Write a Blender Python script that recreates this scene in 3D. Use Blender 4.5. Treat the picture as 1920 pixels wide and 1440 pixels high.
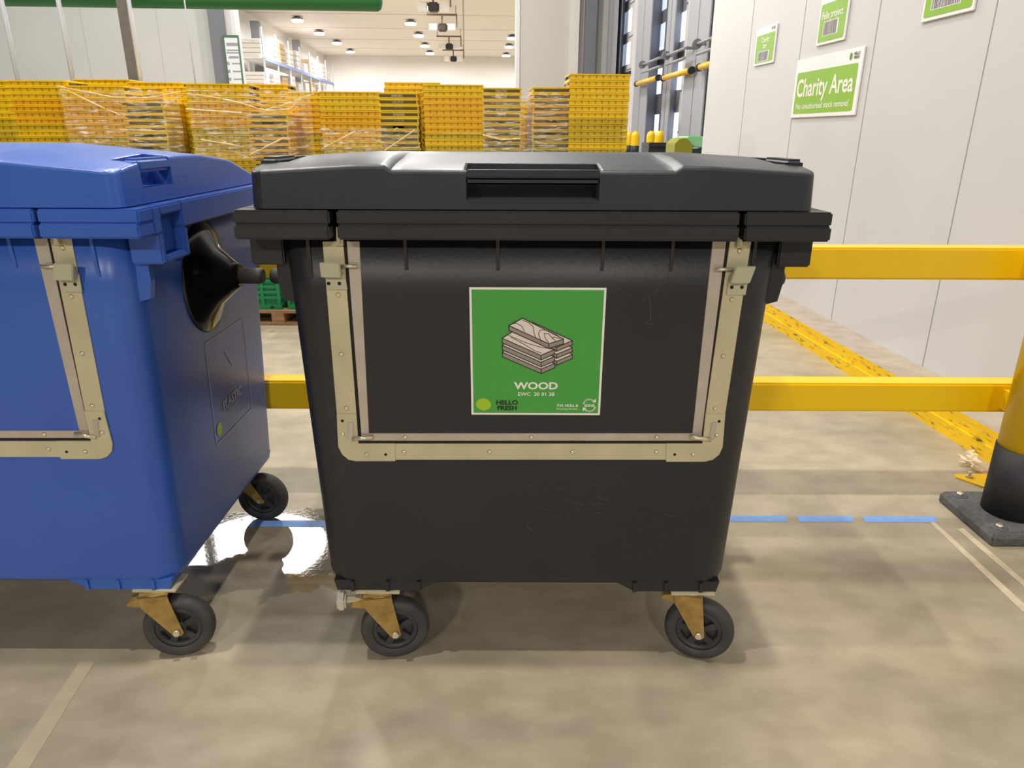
import bpy, bmesh, math, random
from mathutils import Vector, Matrix
random.seed(7)
for o in list(bpy.data.objects): bpy.data.objects.remove(o)
SC = bpy.context.scene
C = SC.collection

# ---------------------------------------------------------------- camera, world, exposure, lamps
FPX, CH, PITCH, ROLL, HA = 1331.0, 1.48, math.radians(19.45), math.radians(.25), math.radians(3.65)
fw = Vector((0, math.cos(PITCH), -math.sin(PITCH)))
u0 = Vector((0, math.sin(PITCH), math.cos(PITCH))); r0 = Vector((1, 0, 0))
UP = u0*math.cos(ROLL) - r0*math.sin(ROLL); RI = r0*math.cos(ROLL) + u0*math.sin(ROLL)
cd = bpy.data.cameras.new('camera'); cam = bpy.data.objects.new('camera', cd); C.objects.link(cam)
cd.sensor_width = 36; cd.lens = 36*FPX/1920; cd.clip_end = 200
M3 = Matrix((RI, UP, -fw)).transposed().to_4x4(); M3.translation = (0, 0, CH)
cam.matrix_world = M3
SC.camera = cam
SC.view_settings.view_transform = 'Standard'; SC.view_settings.look = 'None'
SC.view_settings.gamma = 1; SC.view_settings.use_curve_mapping = False
SC.view_settings.exposure = 0.10
w = bpy.data.worlds.new('hall_light'); SC.world = w; w.use_nodes = True
w.node_tree.nodes['Background'].inputs[0].default_value = (.93, .95, 1, 1)
w.node_tree.nodes['Background'].inputs[1].default_value = .08

def area(name, loc, power, size, col=(1, .97, .92), aim=None, sy=None):
    l = bpy.data.lights.new(name, 'AREA'); l.energy = power; l.size = size; l.color = col
    l.shape = 'RECTANGLE' if sy else 'DISK'
    if sy: l.size_y = sy
    o = bpy.data.objects.new(name, l); o.location = loc; C.objects.link(o)
    if aim: o.rotation_euler = (Vector(aim)-Vector(loc)).to_track_quat('-Z', 'Y').to_euler()
    return o
def world_(x, y, z): return (x*math.cos(HA)-y*math.sin(HA), x*math.sin(HA)+y*math.cos(HA), z)
WARM = (1, .93, .84)
area('ceiling_lamp_or_fill', (.35, 1.33, 8.0), 240, .22, WARM)
area('ceiling_lamp_or_fill', (-5.0, .2, 13.0), 680, .3, WARM)
area('ceiling_lamp_or_fill', (1.0, -6.0, 4.6), 360, .5, WARM)
area('ceiling_lamp_or_fill', (-3.0, -6.0, 4.6), 390, .5, WARM)
area('ceiling_lamp_or_fill', (-3.2, 6.4, 8.0), 310, .5, (1, .96, .9))
area('ceiling_lamp_or_fill', (-7.5, 6.6, 8.0), 330, .5, (1, .96, .9))
area('ceiling_lamp_or_fill', (0.0, 10.5, 8.0), 330, .5, (1, .97, .92))
area('ceiling_lamp_or_fill', (-6.2, 14.8, 8.0), 190, 3.4, (1, .97, .92))  # unseen broad light, sized and placed to reflect in the wet patch
area('ceiling_lamp_or_fill', world_(-.5, 15.5, 9.5), 480, .5, (1, .98, .95))  # unseen fill light added to brighten the dock wall and doors
area('ceiling_lamp_or_fill', (-11.0, 12., 8.0), 500, .5, (1, .97, .92))

# ---------------------------------------------------------------- measuring helpers
OR = Vector((0, 0, CH))
def ray(u, v): return fw + RI*((u-960)/FPX) - UP*((v-720)/FPX)
def hit(u, v, n, d):
    q = ray(u, v); n = Vector(n)
    return OR + q*((d-n.dot(OR))/n.dot(q))
HX = Vector((math.cos(HA), math.sin(HA), 0)); HY = Vector((-math.sin(HA), math.cos(HA), 0))
def hall(p): return Vector((p.dot(HX), p.dot(HY), p.z))
def hD(u, v, D): return hall(hit(u, v, HY, D))
def hXp(u, v, X): return hall(hit(u, v, HX, X))
def world(x, y, z): return HX*x + HY*y + Vector((0, 0, z))

# ---------------------------------------------------------------- materials
def lin(c): return tuple(((x/255+.055)/1.055)**2.4 if x/255 > .04045 else x/255/12.92 for x in c)
MATS = {}
def mat(name, rgb, rough=.5, metal=0, noise=0, nscale=8, rgb2=None, bump=0, bscale=60, stretch=None, emit=0, rvar=0, spec=.5, alpha=1):
    if name in MATS: return MATS[name]
    m = bpy.data.materials.new(name); m.use_nodes = True; nt = m.node_tree; b = nt.nodes['Principled BSDF']
    c = (*lin(rgb), 1)
    b.inputs['Base Color'].default_value = c; b.inputs['Roughness'].default_value = rough
    b.inputs['Metallic'].default_value = metal; b.inputs['Specular IOR Level'].default_value = spec
    tc = nt.nodes.new('ShaderNodeTexCoord'); src = tc.outputs['Object']
    if stretch:
        mp = nt.nodes.new('ShaderNodeMapping'); mp.inputs['Scale'].default_value = stretch
        nt.links.new(src, mp.inputs[0]); src = mp.outputs[0]
    if rgb2 is not None:
        n = nt.nodes.new('ShaderNodeTexNoise'); n.inputs['Scale'].default_value = nscale; n.inputs['Detail'].default_value = 6
        nt.links.new(src, n.inputs['Vector'])
        r = nt.nodes.new('ShaderNodeValToRGB'); r.color_ramp.elements[0].position = .5-.25*(1-noise); r.color_ramp.elements[1].position = .72
        r.color_ramp.elements[0].color = c; r.color_ramp.elements[1].color = (*lin(rgb2), 1)
        nt.links.new(n.outputs[0], r.inputs[0]); nt.links.new(r.outputs[0], b.inputs['Base Color'])
        if rvar:
            mr = nt.nodes.new('ShaderNodeMapRange'); mr.inputs[3].default_value = rough-rvar; mr.inputs[4].default_value = rough+rvar
            nt.links.new(n.outputs[0], mr.inputs[0]); nt.links.new(mr.outputs[0], b.inputs['Roughness'])
    if bump:
        n2 = nt.nodes.new('ShaderNodeTexNoise'); n2.inputs['Scale'].default_value = bscale; n2.inputs['Detail'].default_value = 4
        nt.links.new(src, n2.inputs['Vector'])
        bp = nt.nodes.new('ShaderNodeBump'); bp.inputs['Strength'].default_value = bump; bp.inputs['Distance'].default_value = .01
        nt.links.new(n2.outputs[0], bp.inputs['Height']); nt.links.new(bp.outputs[0], b.inputs['Normal'])
    if emit:
        b.inputs['Emission Color'].default_value = c; b.inputs['Emission Strength'].default_value = emit
    MATS[name] = m
    return m
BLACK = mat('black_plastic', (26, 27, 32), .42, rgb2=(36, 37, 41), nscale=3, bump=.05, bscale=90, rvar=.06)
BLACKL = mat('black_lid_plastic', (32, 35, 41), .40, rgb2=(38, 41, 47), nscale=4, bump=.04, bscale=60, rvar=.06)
BLUE = mat('blue_plastic', (48, 88, 176), .34, rgb2=(56, 98, 184), nscale=2.5, bump=.04, bscale=60, rvar=.05)
ZINC = mat('zinc_steel', (204, 196, 164), .45, .2, rgb2=(188, 180, 148), nscale=9, bump=.05)
ZINC2 = mat('galvanised_steel', (196, 188, 178), .38, .35, rgb2=(180, 170, 158), nscale=14, bump=.05)
LATCH = mat('latch_steel', (184, 182, 156), .45, .2)
BRASS = mat('yellow_zinc', (182, 152, 84), .45, .3, rgb2=(138, 112, 58), nscale=26)
RIVET = mat('rivet_steel', (214, 206, 180), .3, .7)
HOLE = mat('dark_hole', (20, 18, 16), .8)
RUBBER = mat('rubber', (48, 47, 48), .62, rgb2=(66, 63, 62), nscale=16, bump=.05)
HUB = mat('hub_plastic', (40, 40, 42), .5, rgb2=(58, 58, 60), nscale=20)
GLOSSBLK = mat('gloss_black_plastic', (18, 17, 17), .16)
GREEN = mat('sticker_green', (70, 160, 66), .4)
WHITE = mat('sticker_white', (238, 238, 226), .45)
LIME = mat('lime_print', (160, 200, 40), .45)
INK = mat('ink', (20, 42, 24), .5)
PLANKC = mat('plank_print', (226, 216, 206), .5); PLANKS = mat('plank_side_print', (150, 140, 130), .5); PLINE = mat('plank_outline', (58, 46, 44), .5)
YEL = mat('safety_yellow_paint', (238, 196, 4), .36, rgb2=(230, 186, 4), nscale=2, bump=.02, bscale=40)
POSTB = mat('black_post_sleeve', (28, 29, 33), .6)
BASER = mat('recycled_rubber_base', (66, 66, 68), .75, rgb2=(92, 92, 92), nscale=60, bump=.3, bscale=160)
WALLW = mat('white_cold_store_panel', (208, 208, 210), .42, rgb2=(202, 202, 203), nscale=1.2)
SEAM = mat('panel_seam', (150, 148, 146), .6)
SIGNG = mat('sign_green', (134, 184, 44), .42)
SIGNW = mat('sign_white', (238, 236, 238), .4)
BARC = mat('barcode_ink', (112, 104, 116), .5)
TAPE = mat('blue_floor_tape', (96, 142, 214), .5, rgb2=(120, 160, 216), nscale=30)
LINE = mat('pale_floor_line', (196, 186, 164), .5, rgb2=(170, 156, 130), nscale=22)
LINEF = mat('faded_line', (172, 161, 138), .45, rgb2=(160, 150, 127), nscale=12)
GCOL = mat('grey_steel_paint', (150, 152, 160), .45)
GCOLD = mat('dark_grey_steel_paint', (118, 120, 126), .5)
POLEW = mat('pale_steel_pole', (196, 202, 212), .35, .2)
POSTG = mat('brown_grey_post', (112, 108, 102), .5, rgb2=(92, 88, 84), nscale=9)
DUCT = mat('green_beam_paint', (34, 118, 76), .45)
FACADE = mat('facade_panel', (206, 206, 202), .5, rgb2=(200, 200, 196), nscale=.8)
FACADE2 = mat('facade_panel_warm', (198, 193, 183), .5)
CHW = mat('cold_room_panel', (226, 224, 222), .5)
CHC = mat('cold_room_ceiling', (214, 206, 196), .5)
LAMPM = mat('lamp_glow', (255, 250, 240), .5, emit=3.0)
WINM = mat('backlit_window', (232, 240, 255), .3, emit=1.2)
DKGREEN = mat('green_crate_plastic', (10, 128, 78), .45)
WOODP = mat('pallet_wood', (176, 140, 104), .7, rgb2=(140, 104, 74), nscale=7, stretch=(1, 8, 8))
CR = [mat('yellow_crate_plastic', (236, 198, 16), .42, rgb2=(226, 186, 12), nscale=14),
      mat('orange_yellow_crate_plastic', (234, 184, 16), .42, rgb2=(224, 170, 14), nscale=14),
      mat('olive_yellow_crate_plastic', (208, 178, 24), .45, rgb2=(190, 162, 24), nscale=14)]
CRD = mat('crate_shadow_gap', (84, 72, 30), .7)
CRL = mat('crate_label_paper', (196, 186, 176), .6, rgb2=(150, 130, 130), nscale=40)
RACKB = mat('blue_rack_steel', (108, 128, 186), .5)
CARD = mat('cardboard', (176, 152, 118), .7); CARDW = mat('pale_wrap', (214, 210, 206), .5)
BLKFAN = mat('fan_black', (48, 42, 40), .6)

def floor_mat():
    m = bpy.data.materials.new('polished_concrete'); m.use_nodes = True; nt = m.node_tree; b = nt.nodes['Principled BSDF']
    N, L = nt.nodes.new, nt.links.new
    tc = N('ShaderNodeTexCoord')
    def noise(s, d=6, st=None, dist=0):
        n = N('ShaderNodeTexNoise'); n.inputs['Scale'].default_value = s; n.inputs['Detail'].default_value = d; n.inputs['Distortion'].default_value = dist
        if st:
            mp = N('ShaderNodeMapping'); mp.inputs['Scale'].default_value = st; L(tc.outputs['Object'], mp.inputs[0]); L(mp.outputs[0], n.inputs['Vector'])
        else: L(tc.outputs['Object'], n.inputs['Vector'])
        return n
    n1 = noise(1.6, 9, dist=.4); n2 = noise(7, 8, (1, 1.6, 1)); n3 = noise(60, 3)
    r = N('ShaderNodeValToRGB'); e = r.color_ramp.elements
    e[0].position = .33; e[0].color = (*lin((142, 134, 116)), 1); e[1].position = .68; e[1].color = (*lin((176, 164, 142)), 1)
    L(n1.outputs[0], r.inputs[0])
    r2 = N('ShaderNodeValToRGB'); e = r2.color_ramp.elements
    e[0].position = .35; e[0].color = (.82, .81, .78, 1); e[1].position = .62; e[1].color = (1.04, 1.04, 1.04, 1)
    L(n2.outputs[0], r2.inputs[0])
    mx = N('ShaderNodeMixRGB'); mx.blend_type = 'MULTIPLY'; mx.inputs[0].default_value = .75
    L(r.outputs[0], mx.inputs[1]); L(r2.outputs[0], mx.inputs[2])
    # a spill of water between the two bins: smooth, slightly darker
    sp = N('ShaderNodeSeparateXYZ'); L(tc.outputs['Object'], sp.inputs[0])
    def math_(op, a, bb=None, v=None):
        k = N('ShaderNodeMath'); k.operation = op
        L(a, k.inputs[0]) if not isinstance(a, float) else setattr(k.inputs[0], 'default_value', a)
        if bb is not None: L(bb, k.inputs[1])
        if v is not None: k.inputs[1].default_value = v
        return k.outputs[0]
    dx = math_('MULTIPLY', math_('SUBTRACT', sp.outputs[0], v=-.88), v=1/.42)
    dy = math_('MULTIPLY', math_('SUBTRACT', sp.outputs[1], v=2.33), v=1/.30)
    rr = math_('SQRT', math_('ADD', math_('MULTIPLY', dx, dx), math_('MULTIPLY', dy, dy)))
    nz = noise(9, 3); rr = math_('ADD', rr, math_('MULTIPLY', math_('SUBTRACT', nz.outputs[0], v=.5), v=.9))
    wet = N('ShaderNodeMapRange'); wet.inputs[1].default_value = 1.03; wet.inputs[2].default_value = .97; L(rr, wet.inputs[0])
    mw = N('ShaderNodeMixRGB'); mw.blend_type = 'MULTIPLY'; mw.inputs[2].default_value = (.85, .85, .87, 1)
    L(wet.outputs[0], mw.inputs[0]); L(mx.outputs[0], mw.inputs[1]); L(mw.outputs[0], b.inputs['Base Color'])
    ro = N('ShaderNodeMapRange'); ro.inputs[3].default_value = .32; ro.inputs[4].default_value = .52; L(n2.outputs[0], ro.inputs[0])
    rm = N('ShaderNodeMix'); rm.data_type = 'FLOAT'; rm.inputs[3].default_value = .03
    L(wet.outputs[0], rm.inputs[0]); L(ro.outputs[0], rm.inputs[2]); L(rm.outputs[0], b.inputs['Roughness'])
    sm = N('ShaderNodeMix'); sm.data_type = 'FLOAT'; sm.inputs[2].default_value = .45; sm.inputs[3].default_value = 1.0; L(wet.outputs[0], sm.inputs[0]); L(sm.outputs[0], b.inputs['Specular IOR Level'])
    L(wet.outputs[0], b.inputs['Coat Weight']); b.inputs['Coat Roughness'].default_value = .02; b.inputs['Coat IOR'].default_value = 1.6
    bp = N('ShaderNodeBump'); bp.inputs['Strength'].default_value = .04; bp.inputs['Distance'].default_value = .004
    L(n3.outputs[0], bp.inputs['Height']); L(bp.outputs[0], b.inputs['Normal'])
    return m
def kerb_mat():
    m = bpy.data.materials.new('kerb_yellow_paint'); m.use_nodes = True; nt = m.node_tree; b = nt.nodes['Principled BSDF']
    N, L = nt.nodes.new, nt.links.new
    tc = N('ShaderNodeTexCoord'); mp = N('ShaderNodeMapping'); mp.inputs['Scale'].default_value = (1, 2.2, 14); L(tc.outputs['Object'], mp.inputs[0])
    n = N('ShaderNodeTexNoise'); n.inputs['Scale'].default_value = 4; n.inputs['Detail'].default_value = 9; n.inputs['Roughness'].default_value = .7; L(mp.outputs[0], n.inputs['Vector'])
    r = N('ShaderNodeValToRGB'); e = r.color_ramp.elements; e[0].position = .545; e[0].color = (*lin((240, 196, 8)), 1); e[1].position = .64; e[1].color = (*lin((86, 78, 26)), 1)
    L(n.outputs[0], r.inputs[0]); L(r.outputs[0], b.inputs['Base Color']); b.inputs['Roughness'].default_value = .5
    return m
def film_mat():
    m = bpy.data.materials.new('stretch_film'); m.use_nodes = True; nt = m.node_tree
    N, L = nt.nodes.new, nt.links.new
    b = nt.nodes['Principled BSDF']; b.inputs['Base Color'].default_value = (.92, .88, .80, 1); b.inputs['Roughness'].default_value = .18
    out = nt.nodes['Material Output']; tr = N('ShaderNodeBsdfTransparent'); mx = N('ShaderNodeMixShader')
    tc = N('ShaderNodeTexCoord'); mp = N('ShaderNodeMapping'); mp.inputs['Scale'].default_value = (2.0, 2, 16); mp.inputs['Rotation'].default_value = (0, .22, 0)
    n = N('ShaderNodeTexNoise'); n.inputs['Scale'].default_value = 3; n.inputs['Detail'].default_value = 6; n.inputs['Distortion'].default_value = .9
    L(tc.outputs['Object'], mp.inputs[0]); L(mp.outputs[0], n.inputs['Vector'])
    r = N('ShaderNodeMapRange'); r.inputs[1].default_value = .52; r.inputs[2].default_value = .74; r.inputs[3].default_value = .07; r.inputs[4].default_value = .92
    L(n.outputs[0], r.inputs[0]); L(r.outputs[0], mx.inputs[0]); L(tr.outputs[0], mx.inputs[1]); L(b.outputs[0], mx.inputs[2]); L(mx.outputs[0], out.inputs[0])
    return m
FLOOR = floor_mat(); KERBY = kerb_mat(); FILM = film_mat()
KERBC = mat('kerb_concrete', (176, 164, 148), .7, rgb2=(156, 142, 126), nscale=9)

# ---------------------------------------------------------------- mesh helpers
class MB:
    def __init__(s): s.bm = bmesh.new(); s.T = Matrix.Identity(4); s.mi = 0
    def poly(s, pts, mi=None):
        vs = [s.bm.verts.new(s.T @ Vector(p)) for p in pts]
        try: f = s.bm.faces.new(vs); f.material_index = s.mi if mi is None else mi; return f
        except ValueError: return None
    def box(s, x0, x1, y0, y1, z0, z1, mi=None):
        m = s.mi if mi is None else mi
        v = [s.bm.verts.new(s.T @ Vector((x, y, z))) for z in (z0, z1) for y in (y0, y1) for x in (x0, x1)]
        for f in ((0, 2, 3, 1), (4, 5, 7, 6), (0, 1, 5, 4), (2, 6, 7, 3), (0, 4, 6, 2), (1, 3, 7, 5)):
            k = s.bm.faces.new([v[i] for i in f]); k.material_index = m
        return s
    def prism(s, pts, vec, mi=None):       # closed polygon (3d pts) swept by vec
        m = s.mi if mi is None else mi; vec = Vector(vec)
        a = [s.bm.verts.new(s.T @ Vector(p)) for p in pts]; b = [s.bm.verts.new(s.T @ (Vector(p)+vec)) for p in pts]
        n = len(a); fs = [s.bm.faces.new(a), s.bm.faces.new(list(reversed(b)))]
        for i in range(n): fs.append(s.bm.faces.new((a[(i+1) % n], a[i], b[i], b[(i+1) % n])))
        for f in fs: f.material_index = m
        return s
    def tube(s, p, q, r, n=12, r2=None, mi=None, cap=True):
        p, q = Vector(p), Vector(q); d = (q-p).normalized(); r2 = r if r2 is None else r2
        a = d.orthogonal().normalized(); b = d.cross(a); m = s.mi if mi is None else mi
        R = []
        for c, rad in ((p, r), (q, r2)):
            R.append([s.bm.verts.new(s.T @ (c + (a*math.cos(2*math.pi*i/n)+b*math.sin(2*math.pi*i/n))*rad)) for i in range(n)])
        for i in range(n):
            f = s.bm.faces.new((R[0][i], R[0][(i+1) % n], R[1][(i+1) % n], R[1][i])); f.material_index = m; f.smooth = True
        if cap:
            for k in (list(reversed(R[0])), R[1]): f = s.bm.faces.new(k); f.material_index = m
        return s
    def lathe(s, prof, c, axis='z', n=32, mi=None, sy=1.0, cap=True):   # prof: (r, h) list along axis; sy squashes one radial axis
        m = s.mi if mi is None else mi; rings = []; c = Vector(c)
        for r, h in prof:
            ring = []
            for i in range(n):
                t = 2*math.pi*i/n; a, b = r*math.cos(t), r*math.sin(t)*sy
                p = {'z': (a, b, h), 'y': (a, h, b), 'x': (h, a, b)}[axis]
                ring.append(s.bm.verts.new(s.T @ (c+Vector(p))))
            rings.append(ring)
        for k in range(len(rings)-1):
            for i in range(n):
                f = s.bm.faces.new((rings[k][i], rings[k][(i+1) % n], rings[k+1][(i+1) % n], rings[k+1][i])); f.material_index = m; f.smooth = True
        for k in ((rings[0], rings[-1]) if cap else ()):
            try: f = s.bm.faces.new(k); f.material_index = m
            except ValueError: pass
        return s
    def loft(s, rings, mi=None, smooth=True, caps=True):
        m = s.mi if mi is None else mi
        R = [[s.bm.verts.new(s.T @ Vector(p)) for p in r] for r in rings]; n = len(R[0])
        for k in range(len(R)-1):
            for i in range(n):
                f = s.bm.faces.new((R[k][i], R[k][(i+1) % n], R[k+1][(i+1) % n], R[k+1][i])); f.material_index = m; f.smooth = smooth
        if caps:
            s.bm.faces.new(list(reversed(R[0]))).material_index = m; s.bm.faces.new(R[-1]).material_index = m
        return s
    def path(s, pts, wdt, fn, mi=None, closed=False):   # flat stroke: 2d points -> fn(x,y) on a surface
        n = len(pts)
        for i in range(n if closed else n-1):
            a, b = Vector(pts[i]), Vector(pts[(i+1) % n]); d = (b-a)
            if d.length < 1e-9: continue
            d.normalize(); q = Vector((-d.y, d.x))*wdt/2; e = d*wdt/2
            s.poly([fn(*(a-e+q)), fn(*(a-e-q)), fn(*(b+e-q)), fn(*(b+e+q))], mi)
        return s
    def text(s, txt, fn, size, x, y, align='CENTER', bold=.0, sx=1.0, mi=None, shear=0):
        cu = bpy.data.curves.new('t', 'FONT'); cu.body = txt; cu.size = size; cu.align_x = align; cu.align_y = 'CENTER'; cu.offset = bold*size; cu.resolution_u = 3
        o = bpy.data.objects.new('t', cu); C.objects.link(o); bpy.context.view_layer.update()
        me = o.to_mesh(); m = s.mi if mi is None else mi
        vs = [s.bm.verts.new(s.T @ Vector(fn(x+v.co.x*sx, y+v.co.y))) for v in me.vertices]
        for p in me.polygons:
            try: s.bm.faces.new([vs[i] for i in p.vertices]).material_index = m
            except ValueError: pass
        o.to_mesh_clear(); bpy.data.objects.remove(o); bpy.data.curves.remove(cu)
        return s
    def build(s, name, mats, parent=None, loc=None, rz=0, bevel=0, seg=2, smooth=False, recalc=True):
        if recalc: bmesh.ops.recalc_face_normals(s.bm, faces=s.bm.faces)
        if bevel:
            es = [e for e in s.bm.edges if len(e.link_faces) == 2 and e.calc_face_angle(0) > math.radians(40)]
            bmesh.ops.bevel(s.bm, geom=es, offset=bevel, segments=seg, affect='EDGES', clamp_overlap=True)
        me = bpy.data.meshes.new(name); s.bm.to_mesh(me); s.bm.free()
        if smooth:
            for p in me.polygons: p.use_smooth = True
        for m in (mats if isinstance(mats, (list, tuple)) else [mats]): me.materials.append(m)
        o = bpy.data.objects.new(name, me); C.objects.link(o)
        if parent: o.parent = parent
        if loc is not None: o.location = loc
        if rz: o.rotation_euler = (0, 0, rz)
        return o
def tag(o, label, cat, group=None, kind=None):
    o['label'] = label; o['category'] = cat
    if group: o['group'] = group
    if kind: o['kind'] = kind
    return o
def empty(name, loc, rz=0):
    o = bpy.data.objects.new(name, None); o.empty_display_size = .1; o.location = loc; o.rotation_euler = (0, 0, rz); C.objects.link(o); return o
def struct(mb, name, mats, **k):
    o = mb.build(name, mats, **k); o['kind'] = 'structure'; return o
def clone(o, parent=None, loc=None):
    c = o.copy(); C.objects.link(c)
    c.parent = parent
    if loc is not None: c.location = loc
    return c
def rrect(hw, y0, y1, r, z, n=7, cx=0):
    pts = []
    for (px, py, a0) in ((hw-r, y0+r, -90), (hw-r, y1-r, 0), (-hw+r, y1-r, 90), (-hw+r, y0+r, 180)):
        for i in range(n+1):
            a = math.radians(a0+90*i/n); pts.append((cx+px+r*math.cos(a), py+r*math.sin(a), z))
    return pts

# ================================================================ THE HALL
fl = MB(); fl.poly([(-30, -6, 0), (14, -6, 0), (14, 70, 0), (-30, 70, 0)])
struct(fl, 'floor', FLOOR)
RZ = HA
WX, KX, KH = 2.748, 2.485, .155
m = MB(); m.box(WX, WX+.12, -2.5, 8.55, KH, 6.5)
wr = struct(m, 'wall_right', WALLW, rz=RZ)
m = MB(); m.box(WX-.002, WX, 3.935, 3.940, KH, 6.5).box(WX-.002, WX, 5.078, 5.083, KH, 6.5).box(WX-.002, WX, 6.22, 6.224, KH, 6.5).box(WX-.002, WX, 7.36, 7.364, KH, 6.5).box(WX-.002, WX, 2.79, 2.794, KH, 6.5)
struct(m, 'trim_1', SEAM, rz=RZ)
m = MB(); m.box(KX, WX+.12, -2.5, 8.7, .0, KH)
for f in m.bm.faces:
    if f.calc_center_median().x < KX+.001: f.material_index = 1
m.box(KX-.012, KX, -2.5, 8.7, 0, .075, 1)
struct(m, 'trim_2', [KERBC, KERBY], rz=RZ)

# ---- floor tape and lines
def fpt(u, v, z=.001):
    p = hit(u, v, (0, 0, 1), z); return (p.x, p.y, z)
for (a, b, lab) in ((-1.05, -.70, 'blue floor tape strip showing between the two bins'), (.85, 1.13, 'blue floor tape strip just right of the black bin'),
                    (1.165, 1.40, 'middle blue floor tape strip right of the black bin'), (1.435, 1.74, 'blue floor tape strip ending by the barrier base')):
    m = MB(); y0 = 2.525 if a > 0 else 2.47
    m.poly([(a, y0, .001), (b-.012, y0+.003, .001), (b, y0+.052, .001), (a+.008, y0+.05, .001)])
    tag(m.build('floor_tape', TAPE), lab, 'tape', 'blue tape strips on the floor')
for pts, lab in (([(1742, 978), (1752, 978), (1925, 1136), (1925, 1146), (1917, 1146)], 'thin pale line on the floor, the one left of its pair'),
                 ([(1795, 992), (1806, 990), (1925, 1092), (1925, 1104)], 'thin pale line on the floor beside the barrier base plate'),
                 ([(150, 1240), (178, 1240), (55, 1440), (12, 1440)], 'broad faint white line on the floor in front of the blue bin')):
    m = MB(); m.poly([fpt(*p, .0008) for p in pts])  # flat strips paler than the floor: a thin pair and one broad
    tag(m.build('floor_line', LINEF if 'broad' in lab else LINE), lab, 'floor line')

# ---- signs on the right wall (x = depth along wall, y = height)
def wsign(name, y0, y1, z0, z1, label, draw):
    r = empty(name, world(WX-.002, (y0+y1)/2, z0), RZ)
    W, Hh = abs(y1-y0), z1-z0
    m = MB(); m.box(-.012, 0, -W/2, W/2, 0, Hh); m.build('sign_board', SIGNW, r, bevel=.003)
    # reading direction: from the far end (larger y) to the near end
    def fn(x, y, d=.0135): return (-d, W/2-x, y)
    draw(r, W, Hh, fn)
    tag(r, label, 'sign', 'green and white signs on the cold store wall')
def panel(r, fn, x0, x1, y0, y1):
    m = MB(); c = .012
    m.poly([fn(x0+c, y0, .013), fn(x1-c, y0, .013), fn(x1, y0+c, .013), fn(x1, y1-c, .013), fn(x1-c, y1, .013), fn(x0+c, y1, .013), fn(x0, y1-c, .013), fn(x0, y0+c, .013)])
    o = m.build('green_panel', SIGNG, r, recalc=False); return o
def logo(r, fn, W, Hh, s=1.0):
    m = MB(); m.text('HELLO', lambda x, y: fn(x, y, .014), .022*s, W-.07*s, Hh-.030*s, bold=.02); m.text('FRESH', lambda x, y: fn(x, y, .014), .022*s, W-.07*s, Hh-.050*s, bold=.02)
    m.poly([fn(W-.135*s+.016*s*math.cos(t*.6), Hh-.04*s+.02*s*math.sin(t*.6), .014) for t in range(10)], 1)
    m.build('logo', [INK, mat('logo_green', (90, 150, 40), .5)], r, recalc=False)
def barcode(r, fn, x0, x1, y0, y1):
    rnd = random.Random(3); m = MB(); m.poly([fn(x0, y0, .0134), fn(x1, y0, .0134), fn(x1, y1, .0134), fn(x0, y1, .0134)], 1)
    x = x0+.008
    while x < x1-.012:
        wd = rnd.choice((.004, .007, .011)); m.poly([fn(x, y0+.004, .0142), fn(x+wd, y0+.004, .0142), fn(x+wd, y1-.004, .0142), fn(x, y1-.004, .0142)], 0); x += wd+rnd.choice((.004, .007))
    m.build('barcode', [BARC, SIGNW], r, recalc=False)
def d1(r, W, Hh, fn):
    panel(r, fn, .04, W-.05, .03, Hh-.10)
    m = MB(); g = lambda x, y: fn(x, y, .0142)
    m.text('Charity Area', g, .185, W/2-.01, Hh*.49, bold=.018, sx=.93); m.text('No unauthorised stock removal', g, .062, W/2-.01, Hh*.19, bold=.012, sx=1.06)
    m.build('lettering', WHITE, r, recalc=False); logo(r, fn, W, Hh, 1.25)
wsign('wall_sign', 5.175, 6.22, 1.61, 2.053, 'large green wall sign reading Charity Area', d1)
def d2(r, W, Hh, fn):
    panel(r, fn, .02, W-.02, .02, Hh-.05)
    m = MB(); m.text('Felix project', lambda x, y: fn(x, y, .0142), .072, W/2-.01, Hh*.60, bold=.02, sx=.88); m.build('lettering', WHITE, r, recalc=False)
    barcode(r, fn, .09, W-.12, .06, .16); logo(r, fn, W, Hh, .7)
wsign('wall_sign', 5.485, 5.925, 2.126, 2.46, 'green barcode sign reading Felix project above the large sign', d2)
def d3(r, W, Hh, fn):
    panel(r, fn, .02, W-.02, .02, Hh-.06)
    m = MB(); g = lambda x, y: fn(x, y, .0142); m.text('Charity', g, .06, W/2, Hh*.66, bold=.02); m.text('bag', g, .06, W/2, Hh*.50, bold=.02); m.build('lettering', WHITE, r, recalc=False)
    barcode(r, fn, .09, W-.12, .03, .115); logo(r, fn, W, Hh, .7)
wsign('wall_sign', 6.725, 7.18, 2.083, 2.398, 'smallest looking green barcode sign, at the far left of the wall', d3)
def d4(r, W, Hh, fn):
    panel(r, fn, .02, W-.02, .02, Hh-.05); barcode(r, fn, .08, W-.12, .055, .17)
wsign('wall_sign', 4.10, 4.57, 2.113, 2.45, 'green barcode sign cut off at the top of the picture', d4)

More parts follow.
